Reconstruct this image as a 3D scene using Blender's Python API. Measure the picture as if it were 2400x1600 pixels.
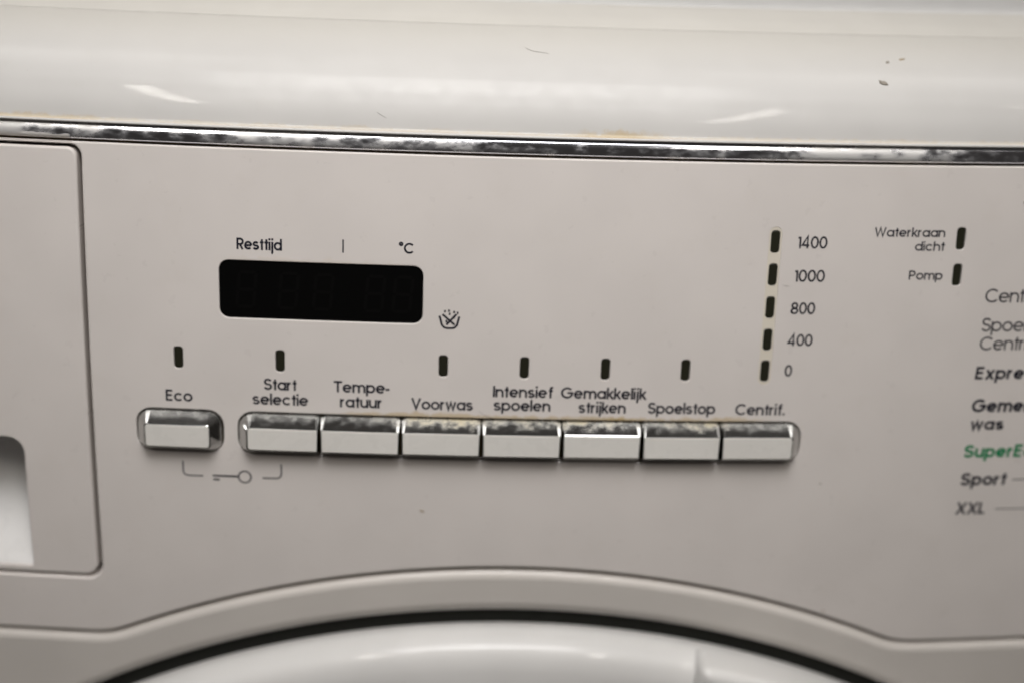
import bpy, bmesh, math, random
from math import sin, cos, pi, radians, sqrt, atan2
from mathutils import Vector, Matrix
from mathutils.geometry import delaunay_2d_cdt

random.seed(7)
for o in list(bpy.data.objects):
    bpy.data.objects.remove(o)
scene = bpy.context.scene
COL = scene.collection
MM = 0.001
BASE = 735.0                       # height of the button row above the floor, mm

# ------------------------------------------------------------------ camera
cam_data = bpy.data.cameras.new("camera")
cam = bpy.data.objects.new("camera", cam_data)
COL.objects.link(cam)
right = Vector((0.99873065, -0.03312921, 0.03794145))
down = Vector((0.02202188, -0.39025886, -0.92044178))
fwd = Vector((0.0453005, 0.92010895, -0.38903391))
m3 = Matrix((right, -down, -fwd)).transposed()
cam.matrix_world = Matrix.Translation(Vector((-18.876, -355.735, 185.485 + BASE)) * MM) @ m3.to_4x4()
cam_data.lens = 50.0
cam_data.sensor_width = 36.0
cam_data.clip_start = 0.01
cam_data.clip_end = 50.0
cam_data.dof.use_dof = True
cam_data.dof.focus_distance = 0.3745
cam_data.dof.aperture_fstop = 4.0
scene.camera = cam

# ------------------------------------------------------------------ world and lamps
world = bpy.data.worlds.new("World")
scene.world = world
world.use_nodes = True
bg = world.node_tree.nodes["Background"]
bg.inputs[0].default_value = (1.0, 0.90, 0.82, 1)
bg.inputs[1].default_value = 0.046

def area_lamp(name, loc, sx, sy, power, color, rot=(0, 0, 0), spread=180.0):
    d = bpy.data.lights.new(name, 'AREA')
    d.shape = 'RECTANGLE'
    d.size, d.size_y = sx, sy
    d.energy = power
    d.color = color
    d.spread = radians(spread)
    o = bpy.data.objects.new(name, d)
    COL.objects.link(o)
    o.location = loc
    o.rotation_euler = rot
    return o

ZB = BASE * MM
area_lamp("overhead_fill", (-0.015, -0.27, ZB + 0.62), 0.42, 0.34, 0.545, (1.0, 0.98, 0.965), (radians(28.5), 0, 0), 55.0)  # added unseen lamp close overhead, narrow spread darkens towards the corners
for sx in (-1, 1):
    area_lamp("facet_fill", (sx * 0.51, 0.145, ZB + 0.85), 0.62, 0.15, 1.1, (1.0, 0.97, 0.94))  # added unseen lamps, placed to glint on the button corner facets
area_lamp("tube_lamp", (-0.775, -1.68, ZB + 1.75), 0.016, 0.62, 9.0, (1.0, 0.95, 0.88))
area_lamp("tube_lamp", (0.715, -1.90, ZB + 1.75), 0.016, 0.85, 9.0, (1.0, 0.95, 0.88))
area_lamp("tube_lamp", (1.24, -0.95, ZB + 1.75), 0.018, 0.62, 4.0, (1.0, 0.95, 0.88))

vs = scene.view_settings
vs.view_transform = 'Standard'
vs.look = 'None'
vs.exposure = 0.0
vs.gamma = 1.0
vs.use_curve_mapping = False

# ------------------------------------------------------------------ the curved front
R_BOW = 1851.57     # plan radius of the bowed front, mm
R_VERT = 847.65     # radius of the vertical section, mm
TAU = radians(5)
T_LOW = -66.0       # below this the front is straight

def surf(x, t, h=0.0):
    """point and normal on the front; x across, t up along the front, h outwards, all in mm"""
    tt = max(t, T_LOW)
    a = TAU + tt / R_VERT
    y = R_VERT * (cos(TAU) - cos(a))
    z = R_VERT * (sin(a) - sin(TAU))
    if t < T_LOW:
        y += sin(a) * (t - T_LOW)
        z += cos(a) * (t - T_LOW)
    y += x * x / (2 * R_BOW)
    n = Vector((x / R_BOW * cos(a), -cos(a), sin(a))).normalized()
    return Vector((x, y, z + BASE)) + n * h, n, Vector((1, x / R_BOW, 0)).normalized(), Vector((0, sin(a), cos(a)))

# ------------------------------------------------------------------ materials
def new_mat(name):
    m = bpy.data.materials.new(name)
    m.use_nodes = True
    nt = m.node_tree
    b = nt.nodes["Principled BSDF"]
    return m, nt, b

def N(nt, typ, **kw):
    n = nt.nodes.new(typ)
    for k, v in kw.items():
        setattr(n, k, v)
    return n

def math_node(nt, op, a, b=None, clamp=False):
    n = N(nt, 'ShaderNodeMath', operation=op)
    n.use_clamp = clamp
    for i, v in enumerate((a, b)):
        if v is None:
            continue
        if isinstance(v, (int, float)):
            n.inputs[i].default_value = v
        else:
            nt.links.new(v, n.inputs[i])
    return n.outputs[0]

def maprange(nt, v, a, b, c=0.0, d=1.0, interp='SMOOTHSTEP'):
    n = N(nt, 'ShaderNodeMapRange', interpolation_type=interp)
    nt.links.new(v, n.inputs[0])
    for i, q in enumerate((a, b, c, d)):
        n.inputs[i + 1].default_value = q
    return n.outputs[0]

def mixcol(nt, fac, a, b):
    n = N(nt, 'ShaderNodeMix', data_type='RGBA')
    if isinstance(fac, (int, float)):
        n.inputs[0].default_value = fac
    else:
        nt.links.new(fac, n.inputs[0])
    for sock, v in ((n.inputs[6], a), (n.inputs[7], b)):
        if isinstance(v, tuple):
            sock.default_value = (*v, 1)
        else:
            nt.links.new(v, sock)
    return n.outputs[2]

def noise(nt, vec, scale, detail=3, rough=0.55):
    n = N(nt, 'ShaderNodeTexNoise')
    n.inputs['Scale'].default_value = scale
    n.inputs['Detail'].default_value = detail
    n.inputs['Roughness'].default_value = rough
    nt.links.new(vec, n.inputs['Vector'])
    return n.outputs['Fac']

def coords(nt, scale=(1, 1, 1), rot=(0, 0, 0), kind='UV'):
    tc = N(nt, 'ShaderNodeTexCoord')
    mp = N(nt, 'ShaderNodeMapping')
    nt.links.new(tc.outputs[kind], mp.inputs[0])
    mp.inputs['Scale'].default_value = scale
    mp.inputs['Rotation'].default_value = rot
    return mp.outputs[0], tc.outputs[kind]

YELLOW = (0.50, 0.34, 0.10)

def plastic(name, col, rough=0.3, stain=None, coat=0.0, spec=0.3, aged=None):
    """aged white plastic; UV is (x, t) in cm. stain: list of (x0, x1, t_edge, reach, amount) in cm"""
    m, nt, b = new_mat(name)
    v, uv = coords(nt)
    big = noise(nt, v, 0.35, 2)
    c = mixcol(nt, maprange(nt, big, 0.3, 0.7), tuple(k * 0.975 for k in col), tuple(min(1, k * 1.02) for k in col))
    sm = noise(nt, v, 0.9, 5, 0.6)
    c = mixcol(nt, maprange(nt, sm, 0.52, 0.78, 0, 0.16), c, tuple(k * f for k, f in zip(col, (0.88, 0.86, 0.82))))
    if aged:                                  # plastic yellows towards the lid
        sa = N(nt, 'ShaderNodeSeparateXYZ')
        nt.links.new(uv, sa.inputs[0])
        c = mixcol(nt, maprange(nt, sa.outputs[1], 1.4, 4.0), c, aged)
    # fine dust and tiny scuffs
    v2, _ = coords(nt, (1, 2.2, 1), (0, 0, 0.5))
    sp = noise(nt, v2, 9.0, 2, 0.4)
    dust = maprange(nt, sp, 0.75, 0.82, 0, 0.14)
    c = mixcol(nt, dust, c, (0.22, 0.19, 0.16))
    if stain:
        sep = N(nt, 'ShaderNodeSeparateXYZ')
        nt.links.new(uv, sep.inputs[0])
        X, T = sep.outputs[0], sep.outputs[1]
        ns = noise(nt, v, 3.2, 5, 0.65)
        lo = noise(nt, v, 0.55, 2, 0.5)
        for (x0, x1, te, reach, amt) in stain:
            d = maprange(nt, T, te, te + reach, 1.0, 0.0, 'LINEAR')
            inx = math_node(nt, 'MULTIPLY', maprange(nt, X, x0, x0 + 1.5), maprange(nt, X, x1 - 1.5, x1, 1.0, 0.0))
            s = math_node(nt, 'ADD', math_node(nt, 'MULTIPLY', ns, 0.9), math_node(nt, 'MULTIPLY', lo, 0.75))
            s = math_node(nt, 'ADD', s, math_node(nt, 'MULTIPLY', d, 0.55))
            s = maprange(nt, s, 1.08, 1.36)
            dd = math_node(nt, 'MULTIPLY', math_node(nt, 'GREATER_THAN', T, te - 0.08), maprange(nt, d, 0.0, 0.3))
            s = math_node(nt, 'MULTIPLY', math_node(nt, 'MULTIPLY', s, dd), inx)
            s = math_node(nt, 'MULTIPLY', s, amt)
            c = mixcol(nt, s, c, YELLOW)
    nt.links.new(c, b.inputs['Base Color'])
    r = noise(nt, v, 2.0, 4)
    nt.links.new(maprange(nt, r, 0.3, 0.7, rough - 0.07, rough + 0.10), b.inputs['Roughness'])
    b.inputs['Specular IOR Level'].default_value = spec
    b.inputs['Coat Weight'].default_value = coat
    b.inputs['Coat Roughness'].default_value = 0.045
    bp = N(nt, 'ShaderNodeBump')
    bp.inputs['Strength'].default_value = 0.015
    bp.inputs['Distance'].default_value = 0.0001
    nt.links.new(noise(nt, v, 14.0, 2), bp.inputs['Height'])
    nt.links.new(bp.outputs[0], b.inputs['Normal'])
    return m

WHITE = (0.718, 0.673, 0.643)
M_PANEL = plastic("panel_plastic", WHITE, 0.34, stain=[(-5.5, 7.6, 1.16, 0.20, 0.5), (1.8, 4.2, 1.16, 0.26, 0.6), (-8.4, -2.3, 5.42, 0.25, 0.10),
                                                          (-2.6, -1.7, 2.3, 0.9, 0.35)])
M_DRAWER = plastic("drawer_plastic", WHITE, 0.34)
M_GRIP = plastic("grip_plastic", (0.73, 0.72, 0.71), 0.3)
M_FASCIA = plastic("fascia_plastic", (0.575, 0.563, 0.546), 0.42, coat=0.10, aged=(0.585, 0.565, 0.525), stain=[(-30, 30, 0.0, 0.16, 0.20), (-17, -10.5, 0.0, 0.22, 0.25), (0.8, 4.2, 0.0, 0.36, 0.42)])
M_STRIP = plastic("yellowed_plastic", (0.585, 0.565, 0.525), 0.35)
M_LID = plastic("lid_laminate", (0.57, 0.565, 0.555), 0.4)
M_CABINET = plastic("cabinet_enamel", (0.625, 0.589, 0.552), 0.35, coat=0.2)
M_DOOR = plastic("door_plastic", (0.69, 0.68, 0.665), 0.35, coat=0.3)
M_CAP = plastic("button_plastic", (0.76, 0.74, 0.70), 0.28)

def simple(name, col, rough=0.4, metal=0.0, spec=0.5):
    m, nt, b = new_mat(name)
    v, _ = coords(nt, kind='Object')
    n = noise(nt, v, 900.0, 3)
    c = mixcol(nt, n, tuple(k * 0.85 for k in col), tuple(k * 1.15 for k in col))
    nt.links.new(c, b.inputs['Base Color'])
    b.inputs['Roughness'].default_value = rough
    b.inputs['Metallic'].default_value = metal
    b.inputs['Specular IOR Level'].default_value = spec
    return m

M_INK = simple("dark_ink", (0.012, 0.012, 0.022), 0.55, spec=0.3)
M_GREEN = simple("green_ink", (0.0, 0.21, 0.075), 0.55, spec=0.3)
M_SHADOWGAP = simple("dirty_gap", (0.16, 0.125, 0.085), 0.8, spec=0.1)
M_GAP = simple("rubber_gap", (0.022, 0.023, 0.020), 0.7, spec=0.2)
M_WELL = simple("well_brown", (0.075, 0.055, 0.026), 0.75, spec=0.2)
M_LENS = simple("lens_dark", (0.020, 0.020, 0.012), 0.30, spec=0.4)
M_GLASS = simple("display_black", (0.0025, 0.0025, 0.0025), 0.28, spec=0.12)
M_SEGMENT = simple("display_segment", (0.0030, 0.0029, 0.0029), 0.35, spec=0.15)
M_HAIR = simple("hair_dark", (0.33, 0.31, 0.29), 0.6)
M_CRUMB = simple("crumb_brown", (0.34, 0.27, 0.18), 0.8)
M_LINT = simple("lint_grey", (0.30, 0.27, 0.23), 0.9)

def chrome(name, kind):
    m, nt, b = new_mat(name)
    v, uv = coords(nt, (1, 1, 1))
    sep = N(nt, 'ShaderNodeSeparateXYZ')
    nt.links.new(uv, sep.inputs[0])
    X, T = sep.outputs[0], sep.outputs[1]
    if kind == 'trim':
        vs_, _ = coords(nt, (0.75, 1.5, 1), (0, 0, -0.7))
        n1 = noise(nt, vs_, 2.2, 4, 0.55)
        lo = noise(nt, v, 0.17, 2, 0.5)
        s = math_node(nt, 'ADD', math_node(nt, 'MULTIPLY', n1, 0.8), math_node(nt, 'MULTIPLY', lo, 1.3))
        wear = maprange(nt, s, 0.92, 1.27)
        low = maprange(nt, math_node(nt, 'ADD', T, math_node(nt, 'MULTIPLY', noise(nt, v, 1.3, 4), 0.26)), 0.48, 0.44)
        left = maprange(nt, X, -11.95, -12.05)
        drawer_refl = math_node(nt, 'MULTIPLY', low, left)      # reflection of the drawer's top edge, painted into the strip colour
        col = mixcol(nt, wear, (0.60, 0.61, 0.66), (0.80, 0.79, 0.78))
        col = mixcol(nt, drawer_refl, col, (0.68, 0.65, 0.62))
        fac = math_node(nt, 'MAXIMUM', math_node(nt, 'MULTIPLY', wear, 0.38), drawer_refl)
    else:
        vs_, _ = coords(nt, (0.9, 2.0, 1), (0, 0, -0.6))
        n1 = noise(nt, vs_, 4.0, 3, 0.5)
        d = maprange(nt, T, 0.84, 1.07, 0, 1, 'LINEAR')          # limescale collects on the upper bevel
        lo = noise(nt, v, 0.6, 2)
        mid = math_node(nt, 'MULTIPLY', maprange(nt, X, -4.5, -2.0), maprange(nt, X, 5.0, 7.0, 1, 0))
        s = math_node(nt, 'ADD', math_node(nt, 'MULTIPLY', n1, 0.9), math_node(nt, 'MULTIPLY', d, 0.42))
        s = math_node(nt, 'ADD', s, math_node(nt, 'MULTIPLY', lo, 0.35))
        wear = math_node(nt, 'MULTIPLY', maprange(nt, s, 0.66, 1.22, 0, 0.85), math_node(nt, 'MULTIPLY', maprange(nt, T, 0.78, 0.86), maprange(nt, mid, 0, 1, 0.6, 1.0)))
        col = mixcol(nt, wear, (0.52, 0.52, 0.51), mixcol(nt, math_node(nt, 'MULTIPLY', mid, maprange(nt, lo, 0.35, 0.65)), (0.42, 0.41, 0.37), (0.47, 0.40, 0.24)))
        fac = math_node(nt, 'MULTIPLY', wear, 0.8)
    nt.links.new(col, b.inputs['Base Color'])
    nt.links.new(maprange(nt, fac, 0, 1, 1, 0, 'LINEAR'), b.inputs['Metallic'])
    nt.links.new(maprange(nt, fac, 0, 0.4 if kind == 'trim' else 1, 0.10, 0.46, 'LINEAR'), b.inputs['Roughness'])
    bp = N(nt, 'ShaderNodeBump')
    bp.inputs['Strength'].default_value = 0.03
    bp.inputs['Distance'].default_value = 0.0001
    nt.links.new(n1, bp.inputs['Height'])
    nt.links.new(bp.outputs[0], b.inputs['Normal'])
    return m

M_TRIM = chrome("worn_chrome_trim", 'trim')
M_BEZEL = chrome("button_chrome", 'bezel')

# ------------------------------------------------------------------ mesh helpers
def finish(name, verts, faces, mat, parent, normals=None, uvs=None, smooth=True, label=None):
    me = bpy.data.meshes.new(name)
    me.from_pydata([tuple(v * MM) for v in verts], [], faces)
    if uvs is not None:
        lay = me.uv_layers.new(name="UVMap")
        for poly in me.polygons:
            for li in poly.loop_indices:
                lay.data[li].uv = uvs[me.loops[li].vertex_index]
    me.materials.append(mat)
    for p in me.polygons:
        p.use_smooth = smooth
    me.update()
    if normals is not None:
        me.normals_split_custom_set_from_vertices([tuple(n) for n in normals])
    o = bpy.data.objects.new(name, me)
    COL.objects.link(o)
    if parent is not None:
        o.parent = parent
    if label:
        o["label"] = label
    return o

def area2(loop):
    return sum(loop[i][0] * loop[(i + 1) % len(loop)][1] - loop[(i + 1) % len(loop)][0] * loop[i][1] for i in range(len(loop)))

def rrect(x0, x1, t0, t1, r, seg=7, step=6.0):
    """rounded rectangle, CCW; r is one radius or four (bl, br, tr, tl)"""
    rr = [r] * 4 if isinstance(r, (int, float)) else list(r)
    cs = [(x0 + rr[0], t0 + rr[0], pi, rr[0]), (x1 - rr[1], t0 + rr[1], 1.5 * pi, rr[1]),
          (x1 - rr[2], t1 - rr[2], 0, rr[2]), (x0 + rr[3], t1 - rr[3], 0.5 * pi, rr[3])]
    pts = []
    for cx, ct, a0, q in cs:
        for k in range(seg + 1):
            a = a0 + k / seg * pi / 2
            pts.append((cx + q * cos(a), ct + q * sin(a)))
    return densify(pts, step)

def densify(pts, step):
    out = []
    for i in range(len(pts)):
        a, b = pts[i], pts[(i + 1) % len(pts)]
        L = math.hypot(b[0] - a[0], b[1] - a[1])
        if L < 1e-6:
            continue
        n = max(1, int(L / step + 0.5)) if step else 1
        for k in range(n):
            out.append((a[0] + (b[0] - a[0]) * k / n, a[1] + (b[1] - a[1]) * k / n))
    return out

def loop_normals(loop):
    """outward 2D normals with the miter factor, for a CCW outer loop or a CW hole"""
    res = []
    n = len(loop)
    for i in range(n):
        p, q, s = loop[i - 1], loop[i], loop[(i + 1) % n]
        d1 = Vector((q[0] - p[0], q[1] - p[1])).normalized()
        d2 = Vector((s[0] - q[0], s[1] - q[1])).normalized()
        n1, n2 = Vector((d1.y, -d1.x)), Vector((d2.y, -d2.x))
        a = (n1 + n2)
        a = a.normalized() if a.length > 1e-6 else n1
        res.append((a, 1.0 / max(0.5, a.dot(n1))))
    return res

def inside(pt, loop):
    x, y = pt
    c = False
    j = len(loop) - 1
    for i in range(len(loop)):
        xi, yi = loop[i]
        xj, yj = loop[j]
        if (yi > y) != (yj > y) and x < (xj - xi) * (y - yi) / (yj - yi) + xi:
            c = not c
        j = i
    return c

def piece(name, outer, holes, mat, parent, h=0.0, r=0.5, depth=3.0, grid=7.0, seg=4, label=None, height=None, place=surf):
    """a moulded sheet on the front: flat field, rounded edges on every loop, side walls going in.
    holes: list of (loop, fillet radius, wall depth)"""
    loops = [(outer if area2(outer) > 0 else outer[::-1], r, depth)]
    loops += [(hl if area2(hl) < 0 else hl[::-1], hr, hd) for hl, hr, hd in holes]
    pts, edges, info = [], [], []
    for lp, rr, dd in loops:
        nm = loop_normals(lp)
        base = len(pts)
        for (p, (a, f)) in zip(lp, nm):
            pts.append((p[0] - a.x * rr * f, p[1] - a.y * rr * f))
        k = len(lp)
        edges += [(base + i, base + (i + 1) % k) for i in range(k)]
        info.append((base, k, lp, nm, rr, dd))
    polys = [[pts[b + i] for i in range(k)] for b, k, *_ in info]
    xs = [p[0] for p in polys[0]]
    ts = [p[1] for p in polys[0]]
    if grid:
        nx = int((max(xs) - min(xs)) / grid)
        nt_ = int((max(ts) - min(ts)) / grid)
        for i in range(1, nx):
            for j in range(1, nt_):
                q = (min(xs) + (max(xs) - min(xs)) * i / nx, min(ts) + (max(ts) - min(ts)) * j / nt_)
                if inside(q, polys[0]) and not any(inside(q, pl) for pl in polys[1:]):
                    pts.append(q)
    vo, eo, fo, ov, oe, of = delaunay_2d_cdt([Vector(p) for p in pts], edges, [], 0, 1e-5)
    faces2 = []
    for f in fo:
        cx = sum(vo[i].x for i in f) / len(f)
        cy = sum(vo[i].y for i in f) / len(f)
        if inside((cx, cy), polys[0]) and not any(inside((cx, cy), pl) for pl in polys[1:]):
            faces2.append(tuple(f))
    hf = height or (lambda x, t: 0.0)
    verts, normals, uvs = [], [], []
    remap = {}
    for i, v in enumerate(vo):
        P, n, tx, tt = place(v.x, v.y, h + hf(v.x, v.y))
        verts.append(P)
        normals.append(n)
        uvs.append((v.x / 10, v.y / 10))
        for q in ov[i]:
            remap[q] = i
    faces = []
    for f in faces2:
        a = vo[f[0]]; b = vo[f[1]]; c = vo[f[2]]
        if (b.x - a.x) * (c.y - a.y) - (b.y - a.y) * (c.x - a.x) < 0:
            f = f[::-1]
        faces.append(f)
    for base, k, lp, nm, rr, dd in info:
        prev = [remap[base + i] for i in range(k)]
        levels = [(s / seg * pi / 2, None) for s in range(1, seg + 1)] if rr > 0 else [(pi / 2, 0.0)]
        levels.append((pi / 2, dd))
        for phi, dp in levels:
            cur = []
            for i in range(k):
                a, f = nm[i]
                x = lp[i][0] - a.x * rr * f + a.x * rr * f * sin(phi)
                t = lp[i][1] - a.y * rr * f + a.y * rr * f * sin(phi)
                hh = h + hf(x, t) - (rr * (1 - cos(phi)) if dp is None else dp)
                P, n, tx, tt = place(x, t, hh)
                cur.append(len(verts))
                verts.append(P)
                normals.append((n * cos(phi) + (tx * a.x + tt * a.y) * sin(phi)).normalized())
                uvs.append((x / 10, t / 10))
            for i in range(k):
                j = (i + 1) % k
                faces.append((prev[i], cur[i], cur[j], prev[j]))
            prev = cur
    return finish(name, verts, faces, mat, parent, normals, uvs, True, label)

def empty(name, parent=None, label=None, cat=None):
    o = bpy.data.objects.new(name, None)
    o.empty_display_size = 0.02
    COL.objects.link(o)
    if parent is not None:
        o.parent = parent
    if label:
        o["label"] = label
    if cat:
        o["category"] = cat
    return o

machine = empty("washing_machine", None, "white front-loading washing machine with chrome trim and a row of chrome-edged buttons", "washing machine")

# ------------------------------------------------------------------ control panel
XL, XR = -296.0, 296.0
CX, CT = 1.0, -313.0          # centre of the door
R_ARCH = 277.6                # arch in the panel's lower edge
T_SEAM = -61.2

def lower_edge(off=0.0, step=4.0):
    """panel's lower edge from left to right: straight, swung up over the door, straight again"""
    t0 = T_SEAM + off
    Ra = R_ARCH + off
    rf = 26.0 - off
    # fillet circle tangent to the line t=t0 (above it) and outside the arch circle
    cy = t0 + rf
    dx = sqrt((Ra + rf) ** 2 - (cy - CT) ** 2)
    ang = atan2(CT - cy, dx)                  # direction from the right fillet centre towards the arch centre is (-dx, CT-cy)
    pts = [(XL, t0)]
    a1 = atan2(CT - cy, dx)                   # left fillet: centre (CX-dx, cy), arch centre seen at angle a1
    for k in range(13):
        a = -pi / 2 + (a1 + pi / 2) * k / 12
        pts.append((CX - dx + rf * cos(a), cy + rf * sin(a)))
    b0 = atan2(cy - CT, -dx)
    b1 = atan2(cy - CT, dx)
    for k in range(1, 60):
        b = b0 + (b1 - b0) * k / 60
        pts.append((CX + Ra * cos(b), CT + Ra * sin(b)))
    for k in range(13):
        a = (pi - a1) + ((1.5 * pi) - (pi - a1)) * k / 12
        pts.append((CX + dx + rf * cos(a), cy + rf * sin(a)))
    pts.append((XR, t0))
    return pts

panel_outer = densify(lower_edge(0.62) + [(XR, 84.1), (XL, 84.1)], 7.0)
drawer_hole = rrect(-289.0, -117.15, -42.7, 84.2 - 0.9, (4.5, 4.5, 3.2, 3.2), 7, 7.0)
display_hole = rrect(-81.0, -25.8, 38.0, 54.0, 2.7, 7, 7.0)
PITCH = 22.38
ROW_X0, ROW_X1 = -76.2, 81.3
divs = [-53.65 + PITCH * k for k in range(6)]
row_hole = rrect(ROW_X0 - 0.55, ROW_X1 + 0.55, -1.35, 11.25, 4.4, 5, 7.0)
eco_hole = rrect(-104.4 - 0.55, -81.2 + 0.55, -1.35, 11.25, 4.4, 5, 7.0)
LED_X = [-92.6, -64.7, -19.9, 2.5, 25.0, 47.4]
LED_T = 26.2
COLUMN_X = 69.8
COLUMN_T = [62.85, 53.7, 44.5, 35.35, 26.3]
WARN = [(121.95, 64.1), (121.95, 53.95)]
LW, LH = 2.2, 5.9

def led_loop(x, t, g=0.0, w=LW, hh=LH):
    return rrect(x - w / 2 - g, x + w / 2 + g, t - hh / 2 - g, t + hh / 2 + g, 0.75 + g, 4, 0)

slot = rrect(COLUMN_X - 1.75, COLUMN_X + 1.75, 22.3, 66.9, 1.7, 6, 0)
holes = [(drawer_hole, 0.75, 9.0), (display_hole, 0.30, 1.6), (row_hole, 0.35, 4.0), (eco_hole, 0.35, 4.0), (slot, 0.12, 1.2)]
for x in LED_X:
    holes.append((led_loop(x, LED_T, 0.15), 0.25, 1.4))
for x, t in WARN:
    holes.append((led_loop(x, t, 0.15), 0.25, 1.4))
panel = piece("control_panel", panel_outer, holes, M_PANEL, machine, 0.0, 0.5, 5.0, 7.0)

# dark backing seen through the joints
piece("joint_backing", rrect(-290.5, -115.6, -44.2, 84.6, 5.0, 4, 9.0), [], M_GAP, panel, -33.0, 0.0, 0.5, 12.0)
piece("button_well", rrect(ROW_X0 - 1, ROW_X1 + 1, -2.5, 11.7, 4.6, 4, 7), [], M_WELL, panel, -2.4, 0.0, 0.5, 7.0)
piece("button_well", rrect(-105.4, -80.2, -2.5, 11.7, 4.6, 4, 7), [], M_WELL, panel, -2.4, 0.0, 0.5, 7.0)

# ------------------------------------------------------------------ display
disp = piece("display", rrect(-81.4, -25.4, 37.6, 54.4, 3.0, 5, 7), [], M_GLASS, machine, -0.45, 0.0, 0.6, 7.0,
             label="unlit black display window with rounded corners")

def strip_mesh(name, quads, mat, parent, h, label=None):
    verts, faces, nor, uvs = [], [], [], []
    for q in quads:
        b = len(verts)
        for x, t in q:
            P, n, _, _ = surf(x, t, h)
            verts.append(P); nor.append(n); uvs.append((x / 10, t / 10))
        faces.append(tuple(range(b, b + len(q))))
    return finish(name, verts, faces, mat, parent, nor, uvs, True, label)

def digit_quads(x, t, w, hh, s=0.9, segs="abcdefg"):
    sk = 0.09
    g = 0.12
    Q = {'a': (x + g, t + hh, x + w - g, t + hh, 0), 'g': (x + g, t + hh / 2, x + w - g, t + hh / 2, 0), 'd': (x + g, t, x + w - g, t, 0),
         'b': (x + w, t + hh / 2 + g, x + w, t + hh - g, 1), 'c': (x + w, t + g, x + w, t + hh / 2 - g, 1),
         'f': (x, t + hh / 2 + g, x, t + hh - g, 1), 'e': (x, t + g, x, t + hh / 2 - g, 1)}
    out = []
    for k in segs:
        a0, b0, a1, b1, ver = Q[k]
        hs = s / 2
        if ver:
            q = [(a0 - hs, b0 + hs), (a0, b0), (a0 + hs, b0 + hs), (a0 + hs, b1 - hs), (a0, b1), (a0 - hs, b1 - hs)]
        else:
            q = [(a0, b0), (a0 + hs, b0 - hs), (a1 - hs, b1 - hs), (a1, b1), (a1 - hs, b1 + hs), (a0 + hs, b0 + hs)]
        out.append([(px + sk * (pt - t), pt) for px, pt in q])
    return out
for dx in (-76.4, -65.0, -55.6, -41.6, -34.0):
    strip_mesh("digit_segments", digit_quads(dx, 41.2, 4.6, 9.6), M_SEGMENT, disp, -0.40)

# ------------------------------------------------------------------ indicator lights
def dome(x0, x1, t0, t1):
    cx, ct = (x0 + x1) / 2, (t0 + t1) / 2
    return lambda x, t: 0.12 * max(0.0, 1 - ((x - cx) / (x1 - x0) * 2) ** 2)
def led(x, t, h, label):
    w = LW / 2
    return piece("indicator_light", led_loop(x, t, 0.1), [], M_LENS, machine, h, 0.25, 1.0, 0.8, 3, label,
                 dome(x - w, x + w, t - 3, t + 3))
LED_NAMES = ["Eco", "Start selectie", "Voorwas", "Intensief spoelen", "Gemakkelijk strijken", "Spoelstop"]
for x, nme in zip(LED_X, LED_NAMES):
    led(x, LED_T, -0.35, "unlit dark indicator slit above the word " + nme)
for t, nme in zip(COLUMN_T, ("1400", "1000", "800", "400", "0")):
    led(COLUMN_X, t, -0.05, "unlit dark indicator slit beside the number " + nme)
for (x, t), nme in zip(WARN, ("Waterkraan dicht", "Pomp")):
    led(x, t, -0.35, "unlit dark indicator slit right of the words " + nme)
M_SLOT = plastic("slot_plastic", (0.73, 0.675, 0.58), 0.35)
M_RIM = simple("slot_grime", (0.30, 0.25, 0.13), 0.8, spec=0.1)
slot_bar = piece("indicator_channel", rrect(COLUMN_X - 1.74, COLUMN_X + 1.74, 22.31, 66.89, 1.69, 6, 0),
                 [(led_loop(COLUMN_X, t, 0.14), 0.12, 1.2) for t in COLUMN_T], M_SLOT, machine, -0.10, 0.10, 1.0, 0)
piece("channel_backing", rrect(COLUMN_X - 2.2, COLUMN_X + 2.2, 21.8, 67.4, 1.9, 5, 0), [], M_RIM, slot_bar, -1.15, 0.0, 0.3, 0)
for x in LED_X:
    piece("light_backing", led_loop(x, LED_T, 0.5), [], M_RIM, panel, -1.25, 0.0, 0.2, 0)
for x, t in WARN:
    piece("light_backing", led_loop(x, t, 0.5), [], M_RIM, panel, -1.25, 0.0, 0.2, 0)

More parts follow.
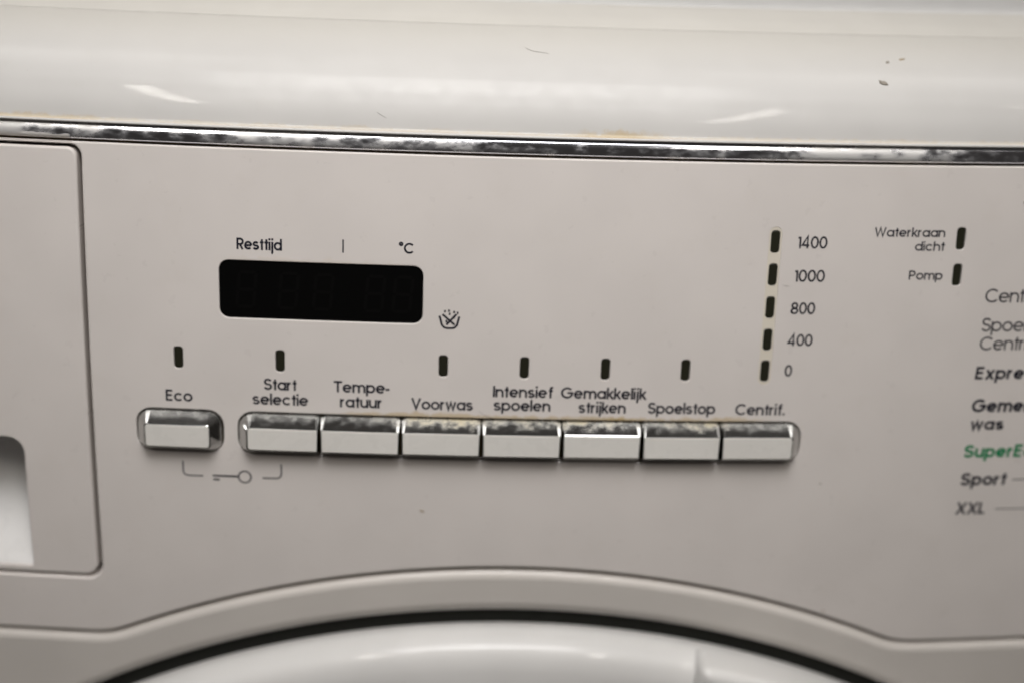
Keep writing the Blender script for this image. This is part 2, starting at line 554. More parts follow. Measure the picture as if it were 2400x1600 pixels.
# ------------------------------------------------------------------ buttons
BH = 3.9     # how far the caps stand proud
def button(x0, x1, left_end, right_end, label, dh=0.0, glinting=True):
    BH = 3.9 + dh
    b = empty("button", machine, label)
    T0, T1 = -0.85, 10.65
    il = 2.7 if left_end else 0.32
    ir = 2.7 if right_end else 0.32
    sl = 4 if left_end else 1
    sr = 4 if right_end else 1
    def outline(a0, a1, b0, b1, cl, cr):
        """cl, cr: corner size (across, up) at the left and right end"""
        pts = []
        for cx, ct, s0, q, sg in ((a0 + cl[0], b0 + cl[1], pi, cl, sl), (a1 - cr[0], b0 + cr[1], 1.5 * pi, cr, sr),
                                  (a1 - cr[0], b1 - cr[1], 0, cr, sr), (a0 + cl[0], b1 - cl[1], 0.5 * pi, cl, sl)):
            for k in range(sg + 1):
                a = s0 + k / sg * pi / 2
                pts.append((cx + q[0] * cos(a), ct + q[1] * sin(a)))
        return pts
    E0, I0, E1, I1, E2, I2 = (3.6, 3.6), (1.2, 0.40), (1.0, 1.0), (0.5, 0.2), (0.85, 0.85), (0.2, 0.15)
    pick = lambda e, i: (e if left_end else i, e if right_end else i)
    w, wb = 2.75, 2.2
    rings = [(outline(x0, x1, T0, T1, *pick(E0, I0)), -2.3), (outline(x0, x1, T0, T1, *pick(E0, I0)), 0.25),
             (outline(x0 + il * 0.90, x1 - ir * 0.90, T0 + wb * 0.92, T1 - w * (0.92 if glinting else 0.995), *pick(E1, I1)), BH - (0.34 if glinting else 0.14)),
             (outline(x0 + il, x1 - ir, T0 + wb, T1 - w, *pick(E2, I2)), BH - 0.12),
             (outline(x0 + il + 0.10, x1 - ir - 0.10, T0 + wb + 0.10, T1 - w - 0.10, *pick(E2, I2)), BH - 0.3)]
    verts, faces, uvs = [], [], []
    k = len(rings[0][0])
    for lp, h in rings:
        for x, t in lp:
            verts.append(surf(x, t, h)[0]); uvs.append((x / 10, t / 10))
    for i in range(len(rings) - 1):
        for j in range(k):
            q = (j + 1) % k
            faces.append((i * k + j, i * k + q, (i + 1) * k + q, (i + 1) * k + j))
    finish("chrome_surround", verts, faces, M_BEZEL, b, None, uvs, False)
    cap = outline(x0 + il + 0.14, x1 - ir - 0.14, T0 + wb + 0.14, T1 - w - 0.14, *pick(E2, I2))
    piece("cap", densify(cap, 5.0), [], M_CAP, b, BH - 0.02, 0.18, 0.5, 0, 3)
    return b

NAMES = ["Start selectie", "Tempe-ratuur", "Voorwas", "Intensief spoelen", "Gemakkelijk strijken", "Spoelstop", "Centrif."]
button(-104.4, -81.2, True, True, "single chrome-edged white button under the word Eco")
edges_x = [ROW_X0] + divs + [ROW_X1]
for i in range(7):
    a = edges_x[i] + (0.22 if i else 0.0)
    c = edges_x[i + 1] - (0.22 if i < 6 else 0.0)
    button(a, c, i == 0, i == 6, dh=(0.0, 0.12, -0.1, 0.05, -0.18, 0.1, -0.05)[i], glinting=i in (4, 6), label="chrome-edged white button in the long row under " + NAMES[i])

# ------------------------------------------------------------------ detergent drawer
drawer = empty("detergent_drawer", machine, "flat drawer front with a scooped finger grip at the left")
RX0, RX1, RT0, RT1 = -255.0, -137.2, -39.5, 0.4
recess = rrect(RX0, RX1, RT0, RT1, (0.8, 0.8, 4.6, 4.6), 7, 3.0)
piece("drawer_front", rrect(-288.0, -118.35, -42.1 + 0.25, 82.6, (4.0, 4.0, 2.6, 2.6), 7, 7.0), [(recess, 0.5, 0.6)], M_DRAWER, drawer, 0.0, 0.85, 8.0, 7.0)

def recess_depth(t):
    """scoop: deep under the top lip, running out to the face at the bottom"""
    u = (RT1 - t) / (RT1 - RT0)
    u = min(max(u, 0.0), 1.0)
    return 29.0 * (1 - u ** 1.5) + 0.2 * u
verts, faces, uvs = [], [], []
xs = [RX0 - 0.6 + (RX1 - RX0 + 1.2) * i / 20 for i in range(21)]
ts = [RT1 + 0.6 - (RT1 - RT0 + 1.2) * j / 48 for j in range(49)]
for t in ts:
    for x in xs:
        verts.append(surf(x, t, -recess_depth(t) - 0.35)[0]); uvs.append((x / 10, t / 10))
for j in range(48):
    for i in range(20):
        a = j * 21 + i
        faces.append((a, a + 21, a + 22, a + 1))
# side wall at the right and at the left, roof under the lip
def wall(x):
    for j in range(48):
        b = len(verts)
        for (t, hh) in ((ts[j], -0.3), (ts[j + 1], -0.3), (ts[j + 1], -recess_depth(ts[j + 1]) - 0.36), (ts[j], -recess_depth(ts[j]) - 0.36)):
            verts.append(surf(x, t, hh)[0]); uvs.append((x / 10, t / 10))
        faces.append((b, b + 1, b + 2, b + 3))
wall(RX1 + 0.1)
wall(RX0 - 0.1)
b = len(verts)
for x, hh in ((RX0 - 0.6, -0.4), (RX1 + 0.6, -0.4), (RX1 + 0.6, -29.6), (RX0 - 0.6, -29.6)):
    verts.append(surf(x, RT1 + 0.1, hh)[0]); uvs.append((x / 10, RT1 / 10))
faces.append((b, b + 1, b + 2, b + 3))
finish("finger_grip", verts, faces, M_GRIP, drawer, None, uvs, True)

# ------------------------------------------------------------------ chrome trim and upper fascia
def sweep(name, prof, mat, parent, x0=XL, x1=XR, step=6.0, smooth=True, label=None):
    """sweep a (y, z, s) profile along the bowed front; y, z in mm, s = arc length"""
    n = int((x1 - x0) / step)
    verts, faces, uvs = [], [], []
    for i in range(n + 1):
        x = x0 + (x1 - x0) * i / n
        for y, z, s in prof:
            verts.append(Vector((x, y + x * x / (2 * R_BOW), z + BASE))); uvs.append((x / 10, s / 10))
    k = len(prof)
    for i in range(n):
        for j in range(k - 1):
            a = i * k + j
            faces.append((a, a + k, a + k + 1, a + 1))
    faces.append(tuple(range(k)))
    faces.append(tuple(n * k + j for j in reversed(range(k))))
    o = finish(name, verts, faces, mat, parent, None, uvs, smooth)
    if smooth:
        me = o.data
        for p in list(me.polygons)[-2:]:
            p.use_smooth = False
    if label:
        o["label"] = label
    return o

def arclen(pts):
    out, s = [], 0.0
    for i, p in enumerate(pts):
        if i:
            s += math.hypot(p[0] - pts[i - 1][0], p[1] - pts[i - 1][1])
        out.append((p[0], p[1], s))
    return out

def sec(t, h):
    P = surf(0, t, h)[0]
    return (P.y, P.z - BASE)

def catmull(ctrl, per=10):
    out = []
    for i in range(len(ctrl) - 1):
        p0 = ctrl[max(0, i - 1)]; p1 = ctrl[i]; p2 = ctrl[i + 1]; p3 = ctrl[min(len(ctrl) - 1, i + 2)]
        for k in range(per):
            u = k / per
            out.append(tuple(0.5 * (2 * p1[d] + (p2[d] - p0[d]) * u + (2 * p0[d] - 5 * p1[d] + 4 * p2[d] - p3[d]) * u * u
                                    + (3 * p1[d] - p0[d] - 3 * p2[d] + p3[d]) * u ** 3) for d in (0, 1)))
    out.append(ctrl[-1])
    return out

# groove between panel and trim
sweep("trim_groove", arclen([sec(83.0, -2.6), sec(90.0, -2.6), sec(90.0, -4.5), sec(83.0, -4.5)]), M_SHADOWGAP, machine, smooth=False)
def trim_section():
    pts = [(84.75, -1.75)]
    n, L = 40, 4.95
    for k in range(n):
        q = (k + 0.5) / n * L
        a = -85 + 85 * min(1.0, q / 1.7) ** 0.8 if q < 1.7 else 0 + 30 * (q - 1.7) / (L - 1.7)
        pts.append((pts[-1][0] + cos(radians(a)) * L / n, pts[-1][1] - sin(radians(a)) * L / n))
    return pts
tsec = trim_section()
tk = (89.15 - 84.75) / (tsec[-1][0] - 84.75)
tr_pts = [sec(84.75, -2.5)] + [sec(84.75 + (t - 84.75) * tk, h + 0.85) for t, h in tsec] + [sec(89.2, -2.5)]
trim = sweep("chrome_trim", arclen(tr_pts), M_TRIM, machine, step=4.0, label="worn chrome strip with patchy wear across the whole front, drawer reflection painted in at lower left")

# upper fascia: small lip above the trim, then a face leaning back and rolling over to the lid
y89, z89 = sec(89.35, 0.0)
up_ctrl = [(y89 + 2.4, z89 - 0.25), (y89 - 0.2, z89 - 0.15), (y89 - 0.75, z89 + 0.15), (y89 - 0.55, z89 + 0.62), (y89 + 0.35, z89 + 0.85)]
lip = catmull(up_ctrl, 6)
def roll(start, end, keys, n=70):
    """profile integrated from its facing angle (degrees above level) over arc length, closed onto the end point"""
    def th(q):
        for (s0_, a0_), (s1_, a1_) in zip(keys, keys[1:]):
            if q <= s1_:
                f = (q - s0_) / (s1_ - s0_)
                f = f * f * (3 - 2 * f)
                return radians(a0_ + (a1_ - a0_) * f)
        return radians(keys[-1][1])
    pts = [start]
    ds = keys[-1][0] / n
    for k in range(n):
        a = th((k + 0.5) * ds)
        pts.append((pts[-1][0] + sin(a) * ds, pts[-1][1] + cos(a) * ds))
    ex, ez = end[0] - pts[-1][0], end[1] - pts[-1][1]
    return [(p[0] + ex * (k / n) ** 2, p[1] + ez * (k / n) ** 2) for k, p in enumerate(pts)]
body = roll((y89 + 0.35, z89 + 0.85), (45.0, 112.0), [(0, 19), (9, 30), (13, 38), (17, 50), (24, 63), (43, 72)])
up = lip[:-1] + body
s_off = None
up_al = arclen(up)
s0 = up_al[len(lip) - 1][2]
up_al = [(y, z, s - s0) for y, z, s in up_al]
UPPER = up_al
fascia = sweep("upper_fascia", up_al + [(45.0, 100.0, 99), (y89 + 4, 85.0, 99)], M_FASCIA, machine, step=4.0)
strip = sweep("lid_front_strip", arclen(catmull([(44.3, 111.5), (45.3, 112.05), (48.0, 113.0), (52.0, 114.25), (59.4, 116.0), (60.0, 115.6)], 6)
                                           + [(60.0, 104.0), (45.25, 104.0)]), M_STRIP, machine, step=6.0,
              label="slightly yellowed strip between fascia and lid")
lid = sweep("lid", arclen([(60.05, 100.0), (60.05, 115.7), (60.6, 116.2), (62.0, 116.6), (66.0, 117.0), (80.0, 117.2), (520.0, 117.2), (520.0, 100.0)]),
            M_LID, machine, step=20.0, smooth=False)

# ------------------------------------------------------------------ cabinet front and door
low = lower_edge(-0.6)
front_outer = densify([(XL, -700.0), (XR, -700.0)] + low[::-1], 9.0)
R_OPEN = 262.4
open_loop = [(CX + R_OPEN * cos(2 * pi * k / 220), CT + R_OPEN * sin(2 * pi * k / 220)) for k in range(220)]
piece("front_panel", front_outer, [(open_loop, 4.6, 26.0)], M_CABINET, machine, 0.35, 3.0, 8.0, 14.0, 7)
piece("seam_backing", densify(lower_edge(-5.0) + lower_edge(5.0)[::-1], 8.0), [], M_SHADOWGAP, machine, -4.2, 0.0, 0.5, 0)
# cabinet sides and back close the box
def box(name, x0, x1, y0, y1, z0, z1, mat, parent):
    v = [Vector((x, y, z + BASE)) for x in (x0, x1) for y in (y0, y1) for z in (z0, z1)]
    f = [(0, 1, 3, 2), (4, 6, 7, 5), (0, 4, 5, 1), (2, 3, 7, 6), (0, 2, 6, 4), (1, 5, 7, 3)]
    return finish(name, v, f, mat, parent, None, [(p.x / 10, p.z / 10) for p in v], False)
box("cabinet_body", -295.0, 295.0, 60.0, 518.0, -734.0, 99.0, M_CABINET, machine)

def door_place(x, t, h=0.0):
    P, n, tx, tt = surf(x, t, 0.0)
    return P + n * h, n, tx, tt
door = empty("door", machine, "round white porthole door below the arch")
def revolve(name, prof, mat, parent, a0=0.0, a1=2 * pi, seg=240):
    """prof: (radius, height) from the outside in"""
    verts, faces, uvs = [], [], []
    k = len(prof)
    full = abs(a1 - a0 - 2 * pi) < 1e-6
    n = seg if full else seg + 1
    for i in range(n):
        a = a0 + (a1 - a0) * i / seg
        for r, h in prof:
            x, t = CX + r * cos(a), CT + r * sin(a)
            verts.append(surf(x, t, h)[0]); uvs.append((a * 25, r / 10))
    for i in range(seg):
        q = (i + 1) % n if full else i + 1
        for j in range(k - 1):
            faces.append((i * k + j, i * k + j + 1, q * k + j + 1, q * k + j))
    return finish(name, verts, faces, mat, parent, None, uvs, True)
ring_prof = catmull([(257.4, -22.0), (257.2, -12.0), (256.7, -4.0), (255.7, 1.0), (253.6, 4.6), (249.8, 6.8), (244.0, 8.0), (232.0, 9.4), (218.0, 10.0),
                     (195.0, 9.0), (186.0, 5.0), (182.0, -4.0), (182.0, -22.0)], 6)
revolve("door_ring", ring_prof, M_DOOR, door)
M_PORT = simple("porthole_dark", (0.03, 0.03, 0.03), 0.15)
revolve("porthole_glass", [(183.0, -3.0), (150.0, -6.0), (80.0, -10.0), (0.5, -11.0)], M_PORT, door, seg=120)
revolve("door_gasket", [(264.5, -5.2), (255.8, -4.8)], M_GAP, machine)

# handle: a raised grip let into the ring, right of the top
def ring_h(r):
    best = ring_prof[0][1]
    for (r0, h0), (r1, h1) in zip(ring_prof, ring_prof[1:]):
        if r1 <= r <= r0 and r0 > r1:
            best = h0 + (h1 - h0) * (r0 - r) / (r0 - r1)
            break
    return best
ha0, ha1 = radians(50.0), radians(77.35)
hr0, hr1 = 206.0, 257.6
hl = []
for k in range(41):
    a = ha1 + (ha0 - ha1) * k / 40
    hl.append((CX + hr1 * cos(a), CT + hr1 * sin(a)))
for k in range(41):
    a = ha0 + (ha1 - ha0) * k / 40
    hl.append((CX + hr0 * cos(a), CT + hr0 * sin(a)))
hl = densify(hl, 3.0)
def handle_height(x, t):
    r = math.hypot(x - CX, t - CT)
    return 13.4 - 0.05 * max(0.0, r - 240)
piece("handle", hl, [], M_DOOR, door, 0.0, 3.4, 12.0, 6.0, 6, "raised grip on the door right of the top", handle_height)

# ------------------------------------------------------------------ stroke lettering
XH = 0.74
def arc(cx, cy, rx, ry, a0, a1, n=14):
    return [(cx + rx * cos(radians(a0 + (a1 - a0) * k / n)), cy + ry * sin(radians(a0 + (a1 - a0) * k / n))) for k in range(n + 1)]

def glyph(ch, w):
    """strokes (centre lines) and advance width of a geometric sans letter; cap height 1"""
    h = w / 2
    r = (XH - w) / 2
    cy = XH / 2
    L = h                      # left-most centre line
    D = 2 * r
    bowl = arc(L + r, cy, r, r, 0, 360, 26)
    cap = 1 - h
    CR = 0.5 - h               # cap circle radius
    an = r * 0.86              # arch radius of n, m, u
    if ch == 'a': return [bowl, [(L + D, 0), (L + D, XH)]], D + w
    if ch == 'c': return [arc(L + r, cy, r, r, 42, 318, 20)], D * 0.92 + w
    if ch == 'd': return [bowl, [(L + D, 0), (L + D, 1.02)]], D + w
    if ch == 'e': return [[(L, cy), (L + D, cy)], arc(L + r, cy, r, r, 0, 318, 22)], D + w
    if ch == 'f': return [[(L + .14, 0), (L + .14, .84)] + arc(L + .28, .84, .14, 1.02 - h - .84, 180, 90, 5)[1:] + [(L + .34, 1.02 - h)], [(L, XH - h), (L + .32, XH - h)]], .36 + w * .5
    if ch == 'g': return [bowl, [(L + D, XH), (L + D, 0)] + arc(L + r, -.02, r, .25, 0, -150, 10)], D + w
    if ch == 'h': return [[(L, 0), (L, 1.02)], arc(L + an, XH - h - an, an, an, 180, 0, 12) + [(L + 2 * an, 0)]], 2 * an + w
    if ch == 'i': return [[(L, 0), (L, XH)], [(L, .86), (L, .86 + w * 1.05)]], w
    if ch == 'j': return [[(L + .05, XH), (L + .05, -.14)] + arc(L - .05, -.14, .10, .12, 0, -80, 5)[1:], [(L + .05, .86), (L + .05, .86 + w * 1.05)]], w + .06
    if ch == 'k': return [[(L, 0), (L, 1.02)], [(L + .40, XH), (L + h, XH * .42)], [(L + .13, XH * .56), (L + .44, 0)]], .46 + h
    if ch == 'l': return [[(L, 0), (L, 1.02)]], w
    if ch == 'm':
        q = an * 0.88
        return [[(L, 0), (L, XH)], arc(L + q, XH - h - q, q, q, 180, 0, 12) + [(L + 2 * q, 0)], arc(L + 3 * q, XH - h - q, q, q, 180, 0, 12) + [(L + 4 * q, 0)]], 4 * q + w
    if ch == 'n': return [[(L, 0), (L, XH)], arc(L + an, XH - h - an, an, an, 180, 0, 12) + [(L + 2 * an, 0)]], 2 * an + w
    if ch == 'o': return [bowl], D + w
    if ch == 'p': return [bowl, [(L, XH), (L, -.27)]], D + w
    if ch == 'r': return [[(L, 0), (L, XH)], arc(L + .24, XH - h - .24, .24, .24, 180, 90, 7)], .24 + w
    if ch == 's':
        a = .185
        y1, y0 = XH - h, h
        q = (y1 - y0) / 4
        return [arc(L + .20, y1 - q, .19, q, 25, 180, 9) + arc(L + .20, y1 - q, .19, q, 195, 268, 5) + arc(L + .21, y0 + q, .20, q, 88, -60, 9)[1:] + arc(L + .21, y0 + q, .21, q, -75, -160, 6)], .42 + w
    if ch == 't': return [[(L + .13, 0), (L + .13, .94)], [(L - h * .6, XH - h), (L + .29, XH - h)]], .29 + h
    if ch == 'u': return [[(L, XH)] + arc(L + an, h + an, an, an, 180, 360, 12), [(L + 2 * an, 0), (L + 2 * an, XH)]], 2 * an + w
    if ch == 'w': return [[(L, XH), (L + .17, h * .4), (L + .36, XH - h * .4), (L + .55, h * .4), (L + .72, XH)]], .72 + w
    if ch == 'x': return [[(L, XH), (L + .46, 0)], [(L + .46, XH), (L, 0)]], .46 + w
    if ch == 'C': return [arc(L + CR, .5, CR, CR, 42, 318, 24)], CR * 1.80 + w
    if ch == 'E': return [[(L + .44, cap), (L, cap), (L, h), (L + .44, h)], [(L, .52), (L + .41, .52)]], .44 + w
    if ch == 'G': return [arc(L + CR, .5, CR, CR, 42, 360, 28) + [(L + CR * 1.05, .5)]], CR * 2 + w
    if ch == 'I': return [[(L, 0), (L, 1)]], w
    if ch == 'L': return [[(L, 1), (L, h), (L + .38, h)]], .38 + w
    if ch == 'P': return [[(L, 0), (L, cap)] + [(L + .25, cap)] + arc(L + .25, cap - .235, .235, .235, 90, -90, 12)[1:] + [(L, cap - .47)]], .5 + w
    if ch == 'R': return [[(L, 0), (L, cap)] + [(L + .25, cap)] + arc(L + .25, cap - .235, .235, .235, 90, -90, 12)[1:] + [(L, cap - .47)], [(L + .22, cap - .47), (L + .46, 0)]], .48 + w
    if ch == 'S':
        q = (1 - w) / 4
        return [arc(L + .26, 1 - h - q, .24, q, 20, 180, 10) + arc(L + .26, 1 - h - q, .24, q, 195, 268, 5) + arc(L + .26, h + q, .26, q, 88, -60, 10)[1:] + arc(L + .26, h + q, .26, q, -75, -165, 6)], .52 + w
    if ch == 'T': return [[(L + .24, 0), (L + .24, cap)], [(L - h, cap), (L + .48 + h, cap)]], .48 + w
    if ch == 'V': return [[(L, 1), (L + .33, h * .6), (L + .66, 1)]], .66 + w
    if ch == 'W': return [[(L, 1), (L + .24, h * .6), (L + .48, 1 - h * .6), (L + .72, h * .6), (L + .96, 1)]], .96 + w
    if ch == 'X': return [[(L, 1), (L + .58, 0)], [(L + .58, 1), (L, 0)]], .58 + w
    if ch == '0': return [arc(L + .25, .5, .25, CR, 0, 360, 28)], .5 + w
    if ch == '1': return [[(L + .0, cap - .06), (L + .17, cap - .06), (L + .17, 0)]], .17 + w
    if ch == '4': return [[(L + .40, 0), (L + .40, 1), (L, .26), (L + .54, .26)]], .54 + w
    if ch == '8': return [arc(L + .25, .75 - h * .5, .20, .25 - h * .5, 0, 360, 20), arc(L + .25, .27, .25, .27 - h, 0, 360, 22)], .5 + w
    if ch == '.': return [[(L, 0), (L, w * 1.1)]], w
    if ch == '-': return [[(L - h, .36), (L + .22, .36)]], .22 + h
    if ch == '°': return [arc(L + .11, .88, .12, .12, 0, 360, 14)], .24 + w
    return [], .3

def ribbon(pts, w):
    """quads of a flat stroke along a polyline"""
    n = len(pts)
    closed = n > 3 and math.hypot(pts[0][0] - pts[-1][0], pts[0][1] - pts[-1][1]) < 1e-6
    P = [Vector(p) for p in pts]
    L, Rr = [], []
    for i in range(n):
        if closed:
            a = P[i] - P[i - 1] if i else P[0] - P[-2]
            b = P[(i + 1)] - P[i] if i < n - 1 else P[1] - P[0]
        else:
            a = P[i] - P[i - 1] if i else P[1] - P[0]
            b = P[i + 1] - P[i] if i < n - 1 else P[-1] - P[-2]
        a = a.normalized(); b = b.normalized()
        t = a + b
        t = t.normalized() if t.length > 1e-4 else a
        nn = Vector((-t.y, t.x))
        f = 1.0 / max(0.42, nn.dot(Vector((-a.y, a.x))))
        L.append(P[i] + nn * w / 2 * f); Rr.append(P[i] - nn * w / 2 * f)
    return [[tuple(Rr[i]), tuple(Rr[i + 1]), tuple(L[i + 1]), tuple(L[i])] for i in range(n - 1)]

INK_H = 0.03
def ink(name, strokes, w, mat, label=None, parent=None):
    """strokes: polylines in panel mm"""
    verts, faces, nor, uvs = [], [], [], []
    for si, st in enumerate(strokes):
        for q in ribbon(st, w):
            b = len(verts)
            for x, t in q:
                P, n, _, _ = surf(x, t, INK_H + 0.008 * (si % 6))
                verts.append(P); nor.append(n); uvs.append((x / 10, t / 10))
            faces.append((b, b + 1, b + 2, b + 3))
    return finish(name, verts, faces, mat, parent or machine, nor, uvs, True, label)

def word(text, x0, x1, t, cap, weight=0.175, mat=None, slant=0.0, space=0.03, hs=None, label=None):
    """print a word; x1 None keeps the natural width, x0 None right-aligns at x1"""
    strokes, pen = [], 0.0
    for ch in text:
        if ch == ' ':
            pen += .32
            continue
        st, adv = glyph(ch, weight)
        sp = space
        for s in st:
            strokes.append([(pen + px, py) for px, py in s])
        pen += adv + sp
    width = pen - space
    k = cap if hs is None else cap * hs
    if x0 is not None and x1 is not None:
        k = (x1 - x0) / width
    elif x0 is None:
        x0 = x1 - width * k
    out = [[(x0 + px * k + py * cap * slant, t + py * cap) for px, py in s] for s in strokes]
    return ink("lettering", out, weight * cap, mat or M_INK, label or ("printed word " + text))

# labels over the buttons
C1 = 3.3
word("Eco", -96.5, -89.0, 13.55, C1)
word("Start", -69.3, -60.2, 17.85, C1)
word("selectie", -72.5, -57.0, 13.5, C1)
word("Tempe-", -50.0, -34.6, 17.85, C1)
word("ratuur", -48.3, -36.5, 13.5, C1)
word("Voorwas", -28.6, -11.4, 13.5, C1)
word("Intensief", -6.0, 10.8, 17.65, C1)
word("spoelen", -5.7, 10.2, 13.7, C1)
word("Gemakkelijk", 12.9, 36.8, 17.65, C1)
word("strijken", 18.0, 31.3, 13.45, C1)
word("Spoelstop", 37.5, 56.6, 13.5, C1)
word("Centrif.", 62.3, 76.5, 13.3, C1)
# above the display
word("Resttijd", -76.1, -63.9, 57.05, 3.15)
ink("lettering", [[(-47.5, 57.1), (-47.5, 60.7)]], 0.40, M_INK, "short upright printed stroke above the display")
word("°C", -32.5, -28.4, 57.4, 2.95)
# spin speeds
C2 = 3.4
for s, xa, xb, t in (("1400", 75.85, 84.3, 61.2), ("1000", 75.7, 84.4, 51.9), ("800", 75.55, 82.45, 42.75), ("400", 75.45, 82.55, 33.7), ("0", 75.4, 77.5, 24.85)):
    word(s, xa, xb, t - 0.1, C2, 0.15, label="printed number " + s)
# warning lights
word("Waterkraan", 97.2, 117.3, 64.55, 2.6, 0.165)
word("dicht", 109.0, 117.5, 60.7, 2.6, 0.165)
word("Pomp", 108.1, 117.8, 52.6, 2.6, 0.165)
# programme names at the right edge
C3 = 3.95
word("Centrif.", 130.8, None, 46.1, C3, 0.125, hs=1.06)
word("Spoelen", 130.8, None, 37.75, C3, 0.125, hs=1.06)
word("Centrif.", 130.9, None, 32.35, C3, 0.125, hs=1.06)
word("Express", 130.6, None, 23.75, 3.8, 0.20, slant=0.07, hs=1.15)
word("Gemengde", 130.8, None, 13.9, C3, 0.21, slant=0.07, hs=1.1)
word("was", 131.1, 141.3, 8.5, 3.6, 0.21, slant=0.07)
word("SuperEco", 130.3, None, -0.05, C3, 0.21, mat=M_GREEN, slant=0.07, hs=1.1, label="green printed word SuperEco")
word("Sport", 130.5, 144.4, -8.8, C3, 0.21, slant=0.07)
word("XXL", 130.4, 139.7, -18.0, 3.8, 0.19, slant=0.07)
word("Wol", 138.75, None, 71.5, 3.1, 0.15)
ink("lettering", [[(146.3, -7.2), (150.0, -7.2), (154.5, -7.2)]], 0.28, M_INK, "thin printed line leading right from the word Sport")
ink("lettering", [[(142.6, -16.5), (148.0, -16.55), (154.5, -16.55)]], 0.28, M_INK, "thin printed line leading right from the word XXL")
# key symbol between two brackets
ring = [(-75.1 + 1.75 * cos(2 * pi * k / 28), -8.42 + 1.75 * sin(2 * pi * k / 28)) for k in range(29)]
ink("key_symbol", [ring], 0.42, M_INK, "printed ring of the key symbol")
ink("key_symbol", [[(-84.1, -8.35), (-76.85, -8.37)], [(-84.0, -9.5), (-82.2, -9.5)]], 0.55, M_INK, "printed shaft of the key symbol")
def corner(xa, ta, xb, tb, flip):
    r = 1.5
    if not flip:
        return [(xa, ta), (xa, tb + r)] + [(xa + r - r * cos(k / 6 * pi / 2), tb + r - r * sin(k / 6 * pi / 2)) for k in range(1, 7)] + [(xb, tb)]
    return [(xa, ta), (xa, tb + r)] + [(xa - r + r * cos(k / 6 * pi / 2), tb + r - r * sin(k / 6 * pi / 2)) for k in range(1, 7)] + [(xb, tb)]
ink("key_symbol", [corner(-92.4, -4.2, -86.8, -8.55, False)], 0.4, M_INK, "printed bracket left of the key symbol")
ink("key_symbol", [corner(-64.8, -4.2, -70.1, -8.55, True)], 0.4, M_INK, "printed bracket right of the key symbol")
# wash tub symbol
tub = [(-21.2, 40.5), (-20.5, 37.9), (-19.9, 37.25), (-19.2, 37.05), (-17.7, 37.05), (-17.0, 37.25), (-16.4, 37.9), (-15.8, 40.4)]
def dot(x, t, r):
    return [[(x - r, t), (x, t), (x + r, t)]]
icon = [tub, [(-20.4, 40.9), (-17.0, 38.0)], [(-19.3, 38.0), (-16.6, 41.0)]]
ink("tub_symbol", icon, 0.58, M_INK, "printed wash tub symbol right of the display")
ink("tub_symbol", [[(-20.0, 41.75), (-19.5, 41.75)], [(-18.9, 41.95), (-18.4, 41.95)], [(-17.5, 41.6), (-17.0, 41.6)], [(-16.5, 41.4), (-16.05, 41.4)],
                   [(-18.7, 41.05), (-18.2, 41.05)], [(-19.55, 39.0), (-19.0, 39.0)], [(-17.6, 40.1), (-17.0, 40.1)]], 0.65, M_INK, "printed dots of the wash tub symbol")

# ------------------------------------------------------------------ bits lying on the machine
def upper_point(x, s, h=0.0):
    """point on the upper fascia at arc length s above the lip"""
    for (y0, z0, a), (y1, z1, b2) in zip(UPPER, UPPER[1:]):
        if a <= s <= b2:
            f = (s - a) / (b2 - a)
            d = Vector((0, y1 - y0, z1 - z0)).normalized()
            n = Vector((0, -d.z, d.y))
            return Vector((x, y0 + (y1 - y0) * f + x * x / (2 * R_BOW), z0 + (z1 - z0) * f + BASE)) + n * h, n
    return Vector((x, UPPER[-1][0] + x * x / (2 * R_BOW), UPPER[-1][1] + BASE)), Vector((0, -0.3, 0.95))

def tag(o, label, cat, group=None):
    o["label"] = label
    o["category"] = cat
    if group:
        o["group"] = group
    return o

def hair(place, ctrl, rad, label, group=None):
    pts = catmull(ctrl, 8)
    verts, faces = [], []
    C = [place(a, b2) for a, b2 in pts]
    n = len(C)
    for i, (P, nn) in enumerate(C):
        d = (C[min(n - 1, i + 1)][0] - C[max(0, i - 1)][0]).normalized()
        sdir = d.cross(nn).normalized()
        rr = rad * (1.0 - 0.75 * abs(2 * i / (n - 1) - 1) ** 3)
        for k in range(5):
            a = 2 * pi * k / 5
            verts.append(P + nn * rad * 1.02 + (sdir * cos(a) + nn * sin(a)) * rr)
    for i in range(n - 1):
        for k in range(5):
            q = (k + 1) % 5
            faces.append((i * 5 + k, i * 5 + q, (i + 1) * 5 + q, (i + 1) * 5 + k))
    return tag(finish("hair", verts, faces, M_HAIR, None), label, "hair", group)

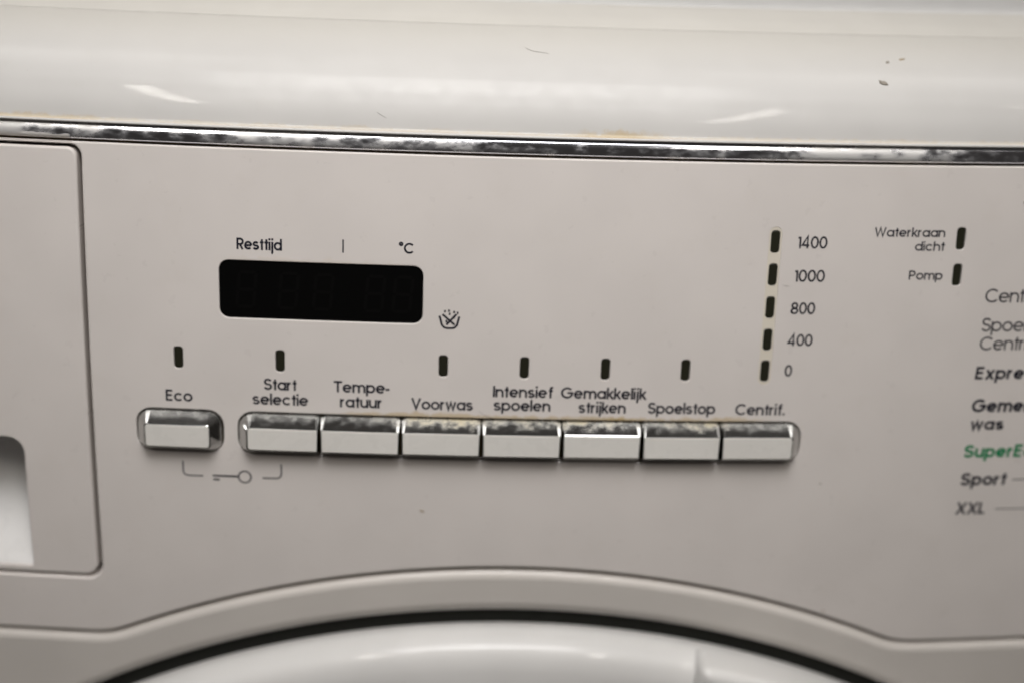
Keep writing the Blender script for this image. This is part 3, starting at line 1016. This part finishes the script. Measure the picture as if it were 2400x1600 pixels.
def fleck(place, a, b2, la, lb, rot, mat, name, label, cat, thick=0.25):
    """an irregular flat crumb lying on a surface"""
    rnd = random.Random(int(a * 31 + b2 * 7))
    verts, faces = [], []
    k = 11
    rads = [0.65 + 0.5 * rnd.random() for _ in range(k)]
    for lev, (sc, hh) in enumerate(((1.0, 0.0), (0.85, 0.6), (0.4, 1.0))):
        for i in range(k):
            an = 2 * pi * i / k
            u, v = la / 2 * rads[i] * cos(an) * sc, lb / 2 * rads[i] * sin(an) * sc
            P, n = place(a + u * cos(rot) - v * sin(rot), b2 + u * sin(rot) + v * cos(rot))
            verts.append(P + n * (0.02 + thick * hh))
    for lev in range(2):
        for i in range(k):
            j = (i + 1) % k
            faces.append((lev * k + i, lev * k + j, (lev + 1) * k + j, (lev + 1) * k + i))
    faces.append(tuple(range(2 * k, 3 * k)))
    faces.append(tuple(reversed(range(k))))
    return tag(finish(name, verts, faces, mat, None), label, cat)

def on_panel(x, t):
    P, n, _, _ = surf(x, t, 0.02)
    return P, n
def on_upper(x, s):
    return upper_point(x, s, 0.01)

hair(on_upper, [(0.6, 28.2), (1.6, 27.2), (3.3, 26.4), (5.2, 26.1), (6.9, 25.7)], 0.07, "thin curved grey hair on the top curve near the middle of the machine", )
hair(on_panel, [(-9.9, 13.6), (-8.6, 12.6), (-6.9, 11.75), (-5.6, 11.5)], 0.045, "fine dark hair above the seam between the Voorwas and Intensief spoelen buttons", )
hair(on_upper, [(-38.9, 4.6), (-37.6, 3.9), (-36.2, 3.1)], 0.05, "very short faint hair on the top curve left of centre near the chrome")
hair(on_panel, [(72.6, 51.0), (73.6, 50.75), (74.9, 50.6)], 0.035, "very fine hair between the light column and the number 1000")
fleck(on_upper, 98.2, 16.9, 3.4, 1.6, -0.45, M_LINT, "lint_fleck", "dark grey lint fleck on the top curve at the right", "lint", 0.35)
fleck(on_upper, 100.7, 25.6, 1.1, 1.3, -0.6, M_LINT, "lint_fleck", "tiny grey speck behind the dark lint fleck", "lint", 0.2)
fleck(on_upper, 105.2, 27.2, 2.6, 1.0, 0.35, M_CRUMB, "crumb", "pale brown elongated crumb on the top curve at the right", "crumb", 0.12)
fleck(on_panel, -25.0, -17.4, 1.6, 0.5, -0.35, M_CRUMB, "crumb", "small brown crumb stuck to the panel below the button row", "crumb", 0.15)
fleck(on_panel, 89.0, -7.7, 1.0, 0.35, -0.2, M_LINT, "lint_fleck", "faint grey speck on the panel below and right of the row end", "lint", 0.08)
fleck(on_panel, 94.6, -49.5, 0.9, 0.5, 0.1, M_CRUMB, "crumb", "tiny brown crumb on the panel above the right end of the arch", "crumb", 0.1)
